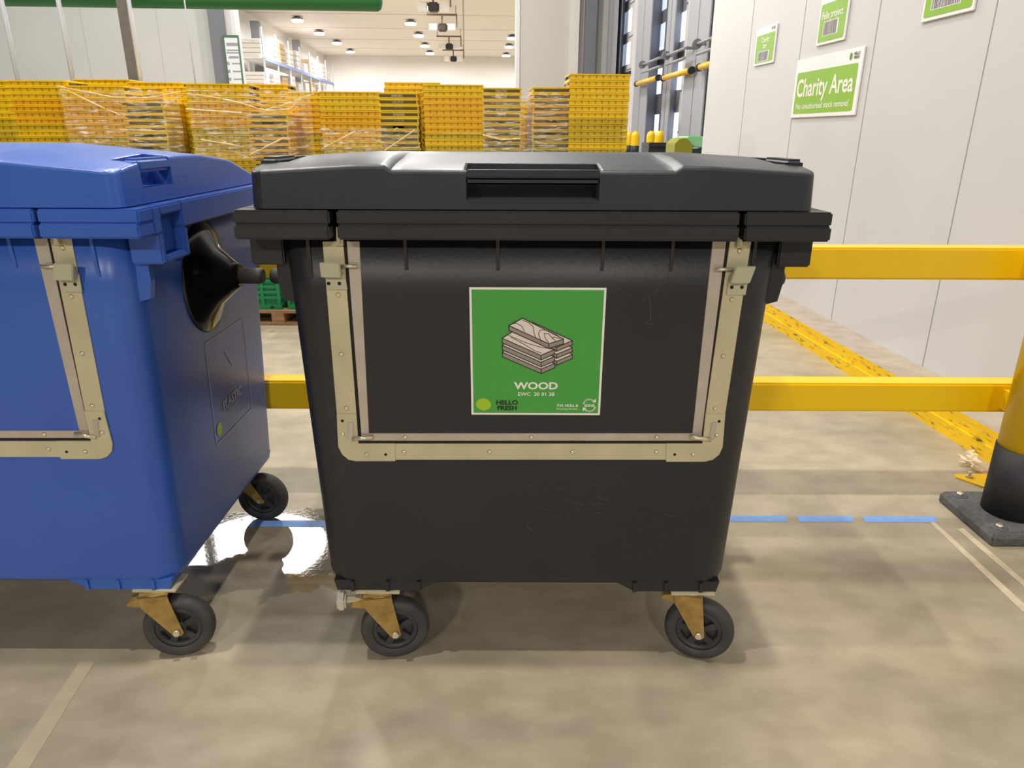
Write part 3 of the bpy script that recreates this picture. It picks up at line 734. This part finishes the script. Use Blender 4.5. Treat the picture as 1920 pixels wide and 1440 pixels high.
# ---- stretch film
def film_sheet(u0_, u1_, v0, v1, D, label, ropes):
    a = hD(u0_, v0, D); b_ = hD(u1_, v1, D); r = empty('stretch_wrap', world((a.x+b_.x)/2, D, 0), HA); cx = (a.x+b_.x)/2
    rr = random.Random(int(u0_)); m = MB(); NX, NZ = 46, 16
    G = []
    for j in range(NZ+1):
        row = []
        for i in range(NX+1):
            x = a.x+(b_.x-a.x)*i/NX-cx; z = b_.z+(a.z-b_.z)*j/NZ
            if j == NZ: z += .02*math.sin(i*.9)+rr.uniform(-.02, .015)
            row.append(m.bm.verts.new((x, -.02+.008*math.sin(i*1.3+j*.7)+rr.uniform(-.007, .007), z)))
        G.append(row)
    for j in range(NZ):
        for i in range(NX):
            f = m.bm.faces.new((G[j][i], G[j][i+1], G[j+1][i+1], G[j+1][i])); f.smooth = True
    m.build('film', FILM, r, recalc=False)
    for rp in ropes:
        m = MB(); pts = []
        for k in range(len(rp)-1):
            for t in range(6):
                f = t/6; pts.append((rp[k][0]+(rp[k+1][0]-rp[k][0])*f, rp[k][1]+(rp[k+1][1]-rp[k][1])*f))
        pts.append(rp[-1]); prev = None
        for q in pts:
            h = hD(q[0], q[1], D); c = Vector((h.x-cx, -.035+rr.uniform(-.006, .006), h.z)); w_ = rr.uniform(.003, .011)
            ring = [m.bm.verts.new(c+Vector((0, dy*w_*.35, dz*w_))) for dy, dz in ((0, 1), (-1, .3), (-.6, -.8), (.8, -.5))]
            if prev:
                for k in range(4): m.bm.faces.new((prev[k], prev[(k+1) % 4], ring[(k+1) % 4], ring[k]))
            prev = ring
        m.build('film_rope', mat('bunched_film', (240, 222, 190), .25, rgb2=(226, 186, 90), nscale=30, stretch=(1, 1, 5)), r)
    tag(r, label, 'plastic film', 'stretch film around the crates')
film_sheet(112, 350, 168, 285, 7.58, 'wrinkled clear stretch film over the crates above the blue bin', [[(110, 162), (160, 172), (215, 183), (280, 184), (345, 172)], [(130, 170), (180, 195), (228, 216)], [(228, 243), (312, 246)], [(310, 200), (345, 178)]])
film_sheet(352, 592, 168, 300, 7.56, 'wrinkled clear stretch film over the crates left of the orange stack', [[(352, 176), (400, 182), (455, 194), (500, 208), (545, 205), (575, 178)], [(352, 205), (455, 212)], [(380, 262), (460, 275)], [(470, 290), (535, 258)], [(500, 206), (550, 192), (590, 176)]])
film_sheet(600, 785, 240, 290, 7.57, 'clear stretch film low on the crates near the middle', [[(606, 278), (668, 246)], [(722, 282), (778, 244)]])
film_sheet(905, 1072, 175, 290, 7.57, 'clear stretch film over the end-on crates left of the tallest stack', [[(905, 253), (940, 262), (975, 260)]])

# ---- green crates on a pallet, seen between the bins
r = empty('wooden_pallet', (-1.95, 5.95, 0), 0)
m = MB()
for x in (-.55, 0, .45): m.box(x, x+.1, -.35, .35, .022, .10)
m.build('pallet_blocks', WOODP, r)
for i in range(5):
    m = MB(); y = -.35+i*.15; m.box(-.6, .6, y, y+.10, .10, .122); m.build('deck_board', WOODP, r)
for y in (-.35, -.04, .25):
    m = MB(); m.box(-.6, .6, y, y+.1, 0, .022); m.build('bottom_board', WOODP, r)
tag(r, 'wooden pallet under the green crates, seen between the bins', 'pallet')
def gcrate():
    m = MB(); a, b_, h = .3, .2, .29
    m.box(-a, a, -b_, b_, h-.03, h); m.box(-a, a, -b_, b_, 0, .04); m.box(-a+.02, a-.02, -b_+.02, b_-.02, .02, h-.02)
    for z in (.085, .13, .175, .22): m.box(-a+.004, a-.004, -b_+.004, b_-.004, z, z+.022)
    for x in (-.29, -.15, 0, .15, .28):
        m.box(x-.012, x+.012, -b_+.001, b_-.001, .02, h-.01)
    for x in (-.22, -.08, .08, .22): m.box(x-.02, x+.02, -b_-.001, -b_+.01, h-.022, h-.01, 1); m.box(x-.015, x+.015, -b_-.001, -b_+.01, .01, .025, 1)
    return m
for x, lab in ((-2.02-.15+.0, 'left'), (-1.52, 'right')):
    o = gcrate().build('green_crate', [DKGREEN, HOLE], loc=(x, 5.84, .1225)); tag(o, 'green ventilated crate on the pallet, the '+lab+' of the two', 'crate', 'green crates on the pallet')

# ================================================================ FAR HALL: poles, beam, facade, cold room, dock wall
def pole(u0_, v0, D, wpx, mt, nm, label, square=False, group=None):
    p = hD(u0_, v0, D); wd = wpx/1331*D*.95; m = MB()
    if square: m.box(-wd/2, wd/2, -wd/2, wd/2, 0, 5.2); 
    else: m.tube((0, 0, 0), (0, 0, 5.2), wd/2, 14)
    m.box(-wd, wd, -wd, wd, 0, .012)
    o = m.build(nm, mt, loc=world(p.x, D, 0), rz=HA); tag(o, label, 'pole', group)
pole(17, 70, 9.15, 8, POLEW, 'steel_pole', 'thin pale steel pole nearest the left edge', group='poles behind the crates')
pole(122, 70, 9.15, 8, POLEW, 'steel_pole', 'second thin pale steel pole from the left edge', group='poles behind the crates')
pole(252, 70, 9.15, 7, POLEW, 'steel_pole', 'thin pale steel pole touching the dark square post', group='poles behind the crates')
pole(241, 70, 9.35, 16, POSTG, 'square_post', 'dark brown grey square post behind the crates', True)
pole(351, 40, 9.35, 2.5, POLEW, 'thin_rod', 'very thin pale rod hanging by the green beam')
e = hD(718, 22, 9.9); rB = .13; m = MB(); L = 12
m.lathe([(.04, 0), (rB*.8, -.02), (rB, -.06), (rB, -L)], (0, 0, 0), axis='x', n=32)
o = m.build('green_beam', DUCT, loc=world(e.x, 9.9, e.z+rB), rz=HA); tag(o, 'long round green beam across the top left', 'beam')
for k in range(3):
    m = MB(); xx = -2.4-k*3.6
    m.box(xx-.004, xx+.004, -.004, .004, rB, 3.2); m.build('hanger', GCOLD, o)
FD = 20.0
# facade left
xa = hD(398, 80, FD).x; xb = hD(427, 80, FD).x; xc = hD(447, 80, FD).x
m = MB(); m.box(-26, xa, FD, FD+.15, 0, 6.2); struct(m, 'wall_left', FACADE, rz=RZ)
m = MB()
for xx in (-24.9, -22.3, -19.7, -17.1, -14.5, -11.95, -9.35, -7.55): m.box(xx, xx+.02, FD-.004, FD, 0, 6.2)
struct(m, 'trim_3', mat('soft_seam', (188, 188, 184), .6), rz=RZ)
m = MB(); m.box(xa+.1, xb+.02, FD-.25, FD-.05, 0, 6.2); m.box(xa+.05, xb+.05, FD-.28, FD-.25, 0, 6.2); o = m.build('steel_column', GCOLD, rz=RZ); tag(o, 'dark grey steel column left of the notice board', 'column', 'steel columns')
m = MB(); m.box(xb, xc, FD-.1, FD+.3, 0, 6.2); struct(m, 'trim_4', CHW, rz=RZ)
# facade right of the opening
xj0 = hD(967, 100, FD).x; xj1 = hD(974, 100, FD).x; xe = hD(1085, 100, FD).x; xk = hD(1066, 100, FD).x
m = MB(); m.box(xj1, xe, FD, FD+.2, 0, 6.2); struct(m, 'wall_back', FACADE2, rz=RZ)
m = MB(); m.box(xj0, xj1, FD-.05, FD+.3, 0, 6.2); struct(m, 'trim_5', CHW, rz=RZ)
m = MB(); m.box(xk, xe-.02, FD-.08, FD, 0, 6.2); struct(m, 'trim_6', mat('pale_corner_strip', (218, 214, 206), .5), rz=RZ)
m = MB(); m.box(xe, 3.9, FD+.1, FD+.3, 0, 6.2); struct(m, 'wall_corner', mat('corner_panel', (186, 182, 178), .5), rz=RZ)
xq = hD(1096, 60, FD).x; xr = hD(1117, 60, FD).x; m = MB(); m.box(xq, xr, FD-.12, FD+.09, 0, 6.2); o = m.build('steel_column', GCOLD, rz=RZ); tag(o, 'dark grey column immediately right of the wide white pillar', 'column', 'steel columns')
m = MB(); m.box(-26, 4.2, FD-.01, FD+.3, 6.2, 15); struct(m, 'trim_7', FACADE, rz=RZ)
# notice board on the jamb
a = hD(420, 70, FD-.35); b_ = hD(455, 160, FD-.35); W_ = abs(b_.x-a.x)
r = empty('notice_board', world((a.x+b_.x)/2, FD-.35, 0), HA)
m = MB(); m.box(-W_/2, W_/2, 0, .04, a.z-1.75, a.z); m.build('board', mat('board_white', (226, 228, 232), .5), r)
m = MB(); m.box(-W_/2-.03, W_/2+.03, -.01, .05, a.z, a.z+.05); m.box(-W_/2-.03, -W_/2, -.01, .05, a.z-1.75, a.z); m.box(W_/2, W_/2+.03, -.01, .05, a.z-1.75, a.z); m.build('frame', mat('board_green_frame', (70, 110, 84), .5), r)
m = MB()
for k, (w_, h_, dz) in enumerate(((.28, .07, .12), (.30, .03, .27), (.32, .03, .33), (.24, .05, .42))): m.box(-w_/2+.02, w_/2+.02, -.004, 0, a.z-dz-h_, a.z-dz)
for k in range(6): m.box(-.17, -.10, -.004, 0, a.z-.62-k*.18, a.z-.55-k*.18); m.box(-.04, .19, -.004, 0, a.z-.60-k*.18, a.z-.57-k*.18)
m.build('print', mat('board_print', (150, 154, 158), .6), r)
m = MB(); m.box(-.03, .03, .04, .10, 0, a.z-.2); m.build('stand_post', GCOLD, r)
tag(r, 'tall narrow white notice board with green frame by the cold room opening', 'notice board')

# cold room beyond
CZ, CBK, CL, CRt = 7.0, 60.0, -10.6, 9.0
m = MB(); m.box(CL-.2, CRt, FD+.4, CBK+.5, CZ, CZ+.1); struct(m, 'ceiling', CHC, rz=RZ)
m = MB(); yy = 34.3
while yy < CBK: m.box(CL, CRt, yy, yy+.07, CZ-.006, CZ); yy += 5.1
m.box(-.02, .05, 30, CBK, CZ-.006, CZ)
struct(m, 'trim_8', SEAM, rz=RZ)
m = MB(); m.box(CL-.2, CRt+.2, CBK, CBK+.2, 0, CZ); struct(m, 'wall_far', CHW, rz=RZ)
m = MB(); m.box(CL-.2, CL, FD+.4, CBK, 0, CZ); struct(m, 'wall_far_left', CHW, rz=RZ)
m = MB(); m.box(CRt, CRt+.2, FD+.4, CBK, 0, CZ); struct(m, 'wall_far_right', CHW, rz=RZ)
LP = [(558, 41), (599, 65), (632, 83), (657, 99), (798, 18), (770, 47), (785, 69), (797, 88), (806, 102), (960, 74), (955, 90), (949, 106)]
LL = ['first lamp from the camera in the left row', 'second lamp in the left row', 'third lamp in the left row', 'farthest lamp in the left row', 'nearest lamp of the middle row beside the nearest fan',
      'second lamp of the middle row left of a fan', 'third lamp of the middle row', 'fourth lamp of the middle row', 'farthest lamp of the middle row', 'nearest lamp by the white pillar edge', 'middle lamp by the white pillar edge', 'farthest lamp by the white pillar edge']
lamp0 = None
for (u, v), lab in zip(LP, LL):
    p = hall(hit(u, v, (0, 0, 1), 6.75))
    if lamp0 is None:
        m = MB(); m.lathe([(.28, 0), (.30, .05), (.30, .10)], (0, 0, 0), n=20); m.build('diffuser', LAMPM, None); df = C.objects[-1]
        m = MB(); m.lathe([(.30, .10), (.27, .17), (.08, .25)], (0, 0, 0), n=20); hs = m.build('housing', GCOLD)
        lamp0 = True
        d0, h0 = df, hs; dd, hh = d0, h0
    else: dd, hh = d0.copy(), h0.copy(); C.objects.link(dd); C.objects.link(hh)
    r = empty('high_bay_lamp', world(p.x, min(p.y, CBK-1.2), 6.75)); dd.parent = r; hh.parent = r
    tag(r, 'round ceiling lamp, '+lab, 'ceiling lamp', 'cold room ceiling lamps')
for x, y in ((-8, 26), (-2.5, 26), (3, 26), (-8, 35), (-2.5, 35), (3, 35), (-8, 45), (-2.5, 45), (3.5, 45), (-8, 55), (-2, 55), (4, 55)):
    area('cold_room_light', world(x, y, 6.6), 520, .6, (1, .98, .95))
# ceiling upward bounce is left to the white floor and walls
for u, v, s, lab in ((812, 2, 1.25, 'nearest ceiling fan unit, cut off at the top'), (829, 42, 1, 'second ceiling fan unit'), (842, 80, 1, 'third ceiling fan unit'), (850, 104, 1, 'farthest ceiling fan unit')):
    p = hall(hit(u, v, (0, 0, 1), 6.3)); r = empty('cooling_unit', world(p.x, min(p.y, CBK-2), 6.3), HA)
    m = MB(); m.box(-.7, .7, -.03, .03, .28, .36); m.box(-.04, .04, -.03, .03, -.05, .3); m.box(.64, .7, -.03, .03, -.2, .3); m.build('frame', mat('unit_frame', (110, 100, 92), .6), r)
    for xx_, xy_ in ((-.6, -.25), (.22, .6)): m = MB(); m.box(xx_, xy_, 0, .5, -.3, -.05); m.build('casing', CHW, r)
    m = MB(); m.box(-.2, .22, -.1, .4, -.36, -.04); m.build('fan', BLKFAN, r, bevel=.05)
    for xx_ in (-.66, .63): m = MB(); m.box(xx_, xx_+.03, 0, .03, .28, .7); m.build('hanger', GCOLD, r)
    tag(r, lab+' in the cold room', 'ceiling unit', 'cold room fan units')
# racking on the left of the cold room
RX = -8.6
y0 = hXp(495, 115, RX); y1 = hXp(625, 153, RX); zb_ = (y0.z+y1.z)/2
r = empty('pallet_rack', world(RX, (y0.y+y1.y)/2, 0), HA); L2 = (y1.y-y0.y)/2
for z in (zb_, zb_-1.2, zb_-2.4):
    m = MB(); m.box(-.04, .04, -L2, L2, z-.09, z+.05); m.build('shelf_beam', RACKB, r)
    m = MB(); m.box(-1.1, -.05, -L2, L2, z-.02, z+.02); m.build('shelf_deck', CHW, r)
k = -L2
while k <= L2+.01:
    m = MB(); m.box(-.03, .03, k-.04, k+.04, 0, zb_+1.2); m.build('upright', POLEW, r); k += L2/3.5
tag(r, 'blue beamed storage rack along the left side of the cold room', 'rack')
rr = random.Random(9); cols = ['pale', 'brown', 'white']
k = -L2+.6; i = 0
while k < L2-.5:
    for z in (zb_+.021, zb_-1.179):
        hh_ = rr.uniform(.5, 1.0); m = MB(); c = rr.randrange(2); m.box(-.45, .45, -.5, .5, 0, hh_)
        for q in range(3): m.box(-.47, .47, -.51, .51, hh_*(q+1)/4, hh_*(q+1)/4+.02)
        o = m.build('rack_load', [CARDW, CARD][1 if (i % 4 == 2) else 0], loc=world(RX-.56, (y0.y+y1.y)/2+k, z), rz=HA, bevel=.03)
        tag(o, 'wrapped carton load number %s along the rack, %s shelf' % (['one','two','three','four','five','six','seven','eight','nine','ten','eleven','twelve','thirteen','fourteen','fifteen','sixteen','seventeen','eighteen','nineteen','twenty'][i % 20], 'upper' if z > zb_ else 'lower'), 'carton load', 'loads on the cold room rack')
    k += 1.75; i += 1
for u, vt, w_, lab in ((503, 45, .4, 'nearer'), (572, 78, .4, 'farther')):
    p = hXp(u, 130, CL+1.0); m = MB(); m.box(-w_/2, w_/2, -w_/2, w_/2, 0, hXp(u, vt, CL+1.0).z); o = m.build('steel_column', GCOLD, loc=world(CL+.6, p.y, 0), rz=HA); tag(o, lab+' dark column behind the cold room rack', 'column', 'steel columns')

# ---- dock wall on the right, seen between the crates and the cold store wall
DX = 3.9
m = MB(); m.box(DX, DX+.15, 9, FD+.3, 0, 6.2); struct(m, 'wall_dock', mat('dock_wall_panel', (216, 214, 218), .5), rz=RZ)
def ydock(u, X=DX, v=150): return hXp(u, v, X).y
for i, (ua, ub) in enumerate(((1150, 1190), (1224, 1254), (1268, 1290))):
    ya_, yb_ = sorted((ydock(ua, DX, 60), ydock(ub, DX, 60))); m = MB()
    m.box(DX-.03, DX, ya_, yb_, .1, 5.0); o = struct(m, 'door_%d' % (i+1), mat('dock_door_panel', (224, 220, 220), .45), rz=RZ)
    for z in (.8, 1.5, 2.2, 2.9, 3.6, 4.3):
        m = MB(); m.box(DX-.036, DX-.03, ya_, yb_, z, z+.02); s = m.build('panel_joint', GCOLD, o)
    mid = (ya_+yb_)/2; q = (yb_-ya_)
    for z in (1.3, 2.15, 2.95, 3.65, 4.35):
        m = MB(); m.box(DX-.04, DX-.032, ya_+q*.1, mid-q*.05, z+.08, z+.55); m.box(DX-.04, DX-.032, mid+q*.05, yb_-q*.1, z+.08, z+.55); m.build('door_window', WINM, o)
    m = MB(); m.box(DX-.06, DX-.03, ya_, yb_, 2.78, 2.86); m.build('door_rail', BLKFAN, o)
cols = [(1128, 1150, GCOLD, 'darkest grey dock column beside the white pillar', .18), (1142, 1158, GCOL, 'slim grey dock column above the tallest crate stack', .3), (1196, 1222, GCOL, 'broad grey dock column right of the tallest crate stack', .35), (1252, 1266, GCOL, 'slim grey dock column between two yellow bars', .2), (1292, 1332, GCOL, 'widest grey dock column next to the white cold store wall', .35)]
for ua, ub, mt, lab, dep in cols:
    X = DX-dep; ya_, yb_ = sorted((ydock(ua, X, 60), ydock(ub, X, 60)))
    if yb_ > FD: ya_, yb_ = ya_-(yb_-FD), FD
    m = MB(); yc = (ya_+yb_)/2; hw = (yb_-ya_)/2
    m.box(-.02, 0, -hw, hw, 0, 6.1); m.box(-.02, dep-.02, -.02, .02, 0, 6.1); m.box(dep-.04, dep-.02, -hw, hw, 0, 6.1)
    o = m.build('steel_column', mt, loc=world(X, yc, 0), rz=HA); tag(o, lab, 'column', 'steel columns')
BARS = [((1195, 157), (1233, 148), 'left yellow bar on the dock doors'), ((1245, 146), (1295, 130), 'middle yellow bar on the dock doors'), ((1313, 126), (1338, 118), 'right yellow bar by the cold store wall')]
for p, q, lab in BARS:
    a = hXp(*p, DX-.45); b_ = hXp(*q, DX-.45); r = empty('dock_bar', world(a.x, a.y, a.z), HA); dy = b_.y-a.y; dz = 0
    m = MB(); m.tube((0, 0, 0), (0, dy, dz), .045, 14); m.build('bar', mat('bar_yellow', (240, 190, 70), .4), r)
    for yy_ in (0, dy-.08): m = MB(); m.tube((0, yy_, 0), (0, yy_+.08, 0), .055, 12); m.build('end_cap', POSTB, r)
    for yy_ in (.03, dy-.07): m = MB(); m.box(.03, .08, yy_, yy_+.04, -.03, .03); m.build('bracket', GCOLD, r)
    tag(r, lab, 'bar', 'yellow bars on the dock wall')
for p, q, lab in (((1205, 121), (1238, 113), 'left grey tube rail above the yellow bars'), ((1250, 104), (1285, 95), 'middle grey tube rail above the yellow bars'), ((1308, 82), (1338, 74), 'right grey tube rail by the cold store wall')):
    a = hXp(*p, DX-.5); b_ = hXp(*q, DX-.5); r = empty('tube_rail', world(*a), HA); dy = b_.y-a.y
    m = MB(); m.tube((0, 0, 0), (0, dy, 0), .022, 10); m.tube((0, 0, -.14), (0, dy, -.14), .022, 10); m.build('tube', GCOL, r)
    m = MB(); m.lathe([(.07, 0), (.07, .06)], (0, 0, 0), axis='y', n=14); m.box(0, .15, 0, .04, -.02, .02); m.build('end_roller', GCOLD, r); m = MB(); m.box(0, .15, dy-.04, dy, -.02, .02); m.build('bracket', GCOLD, r)
    tag(r, lab, 'rail', 'tube rails on the dock wall')
BL = [(1180, 250, 'bollard just right of the tallest crate stack, left of its pair'), (1192, 250, 'bollard right of the tallest crate stack, right of its pair'), (1221, 250, 'bollard of the middle pair, left one'), (1237, 250, 'bollard of the middle pair, right one'), (1283, 250, 'bollard behind the green machine, left one'), (1303, 250, 'bollard behind the green machine, right one')]
for u, v, lab in BL:
    a = hXp(u, v, DX-.7) if u < 1250 else hD(u, v, 14.5); r = empty('bollard', world(a.x, a.y, 0), HA)
    m = MB(); m.lathe([(.075, 0), (.075, 1.44), (.06, 1.50), (.02, 1.53)], (0, 0, 0), n=24); m.build('tube', YEL, r)
    for z in (.27, .67, 1.07): m = MB(); m.lathe([(.077, z), (.077, z+.2)], (0, 0, 0), n=24); m.build('black_band', POSTB, r)
    tag(r, 'yellow and black '+lab, 'bollard', 'bollards by the dock doors')
a = hD(1265, 285, 10.6); b_ = hD(1322, 285, 10.6); W_ = b_.x-a.x; zt = hD(1290, 258, 10.6).z
r = empty('green_machine', world(a.x, 10.6, 0), HA)
m = MB(); m.prism([(0, 0, .1), (0, 0, zt-.08), (.06, 0, zt-.02), (.16, 0, zt-.0), (.26, 0, zt-.1), (.26, 0, .1)], (0, .5, 0)); m.build('olive_body', mat('olive_panel', (140, 140, 34), .5), r, bevel=.01)
m = MB(); m.prism([(.16, .05, zt-.03), (.2, .05, zt+.02), (W_+.1, .05, zt+.02), (W_+.1, .05, zt-.14), (.3, .05, zt-.13)], (0, .5, 0)); m.build('green_cover', mat('pale_green_cover', (140, 206, 150), .5), r, bevel=.01)
m = MB(); m.box(.22, W_+.1, .1, .5, .0, zt-.16); m.build('dark_base', mat('dark_green_base', (40, 70, 54), .5), r)
tag(r, 'green and olive machine at the end of the white wall behind the black bin', 'machine')
a = hD(1216, 285, 11.6); b_ = hD(1262, 285, 11.6)
m = MB(); m.box(0, b_.x-a.x, 0, .5, .12, 1.28); m.box(0, b_.x-a.x, -.01, .51, 1.28, 1.35)
for x in (.04, b_.x-a.x-.08):
    for y in (.05, .4): m.lathe([(.05, -.02), (.05, .02)], (x, y, .06), axis='x', n=14); m.box(x-.01, x+.01, y-.02, y+.02, .06, .12)
o = m.build('dark_cabinet', mat('dark_cabinet', (44, 44, 48), .5), loc=world(a.x, 11.6, 0), rz=HA, bevel=.01); tag(o, 'low black box between the bollards and the green machine', 'cabinet')
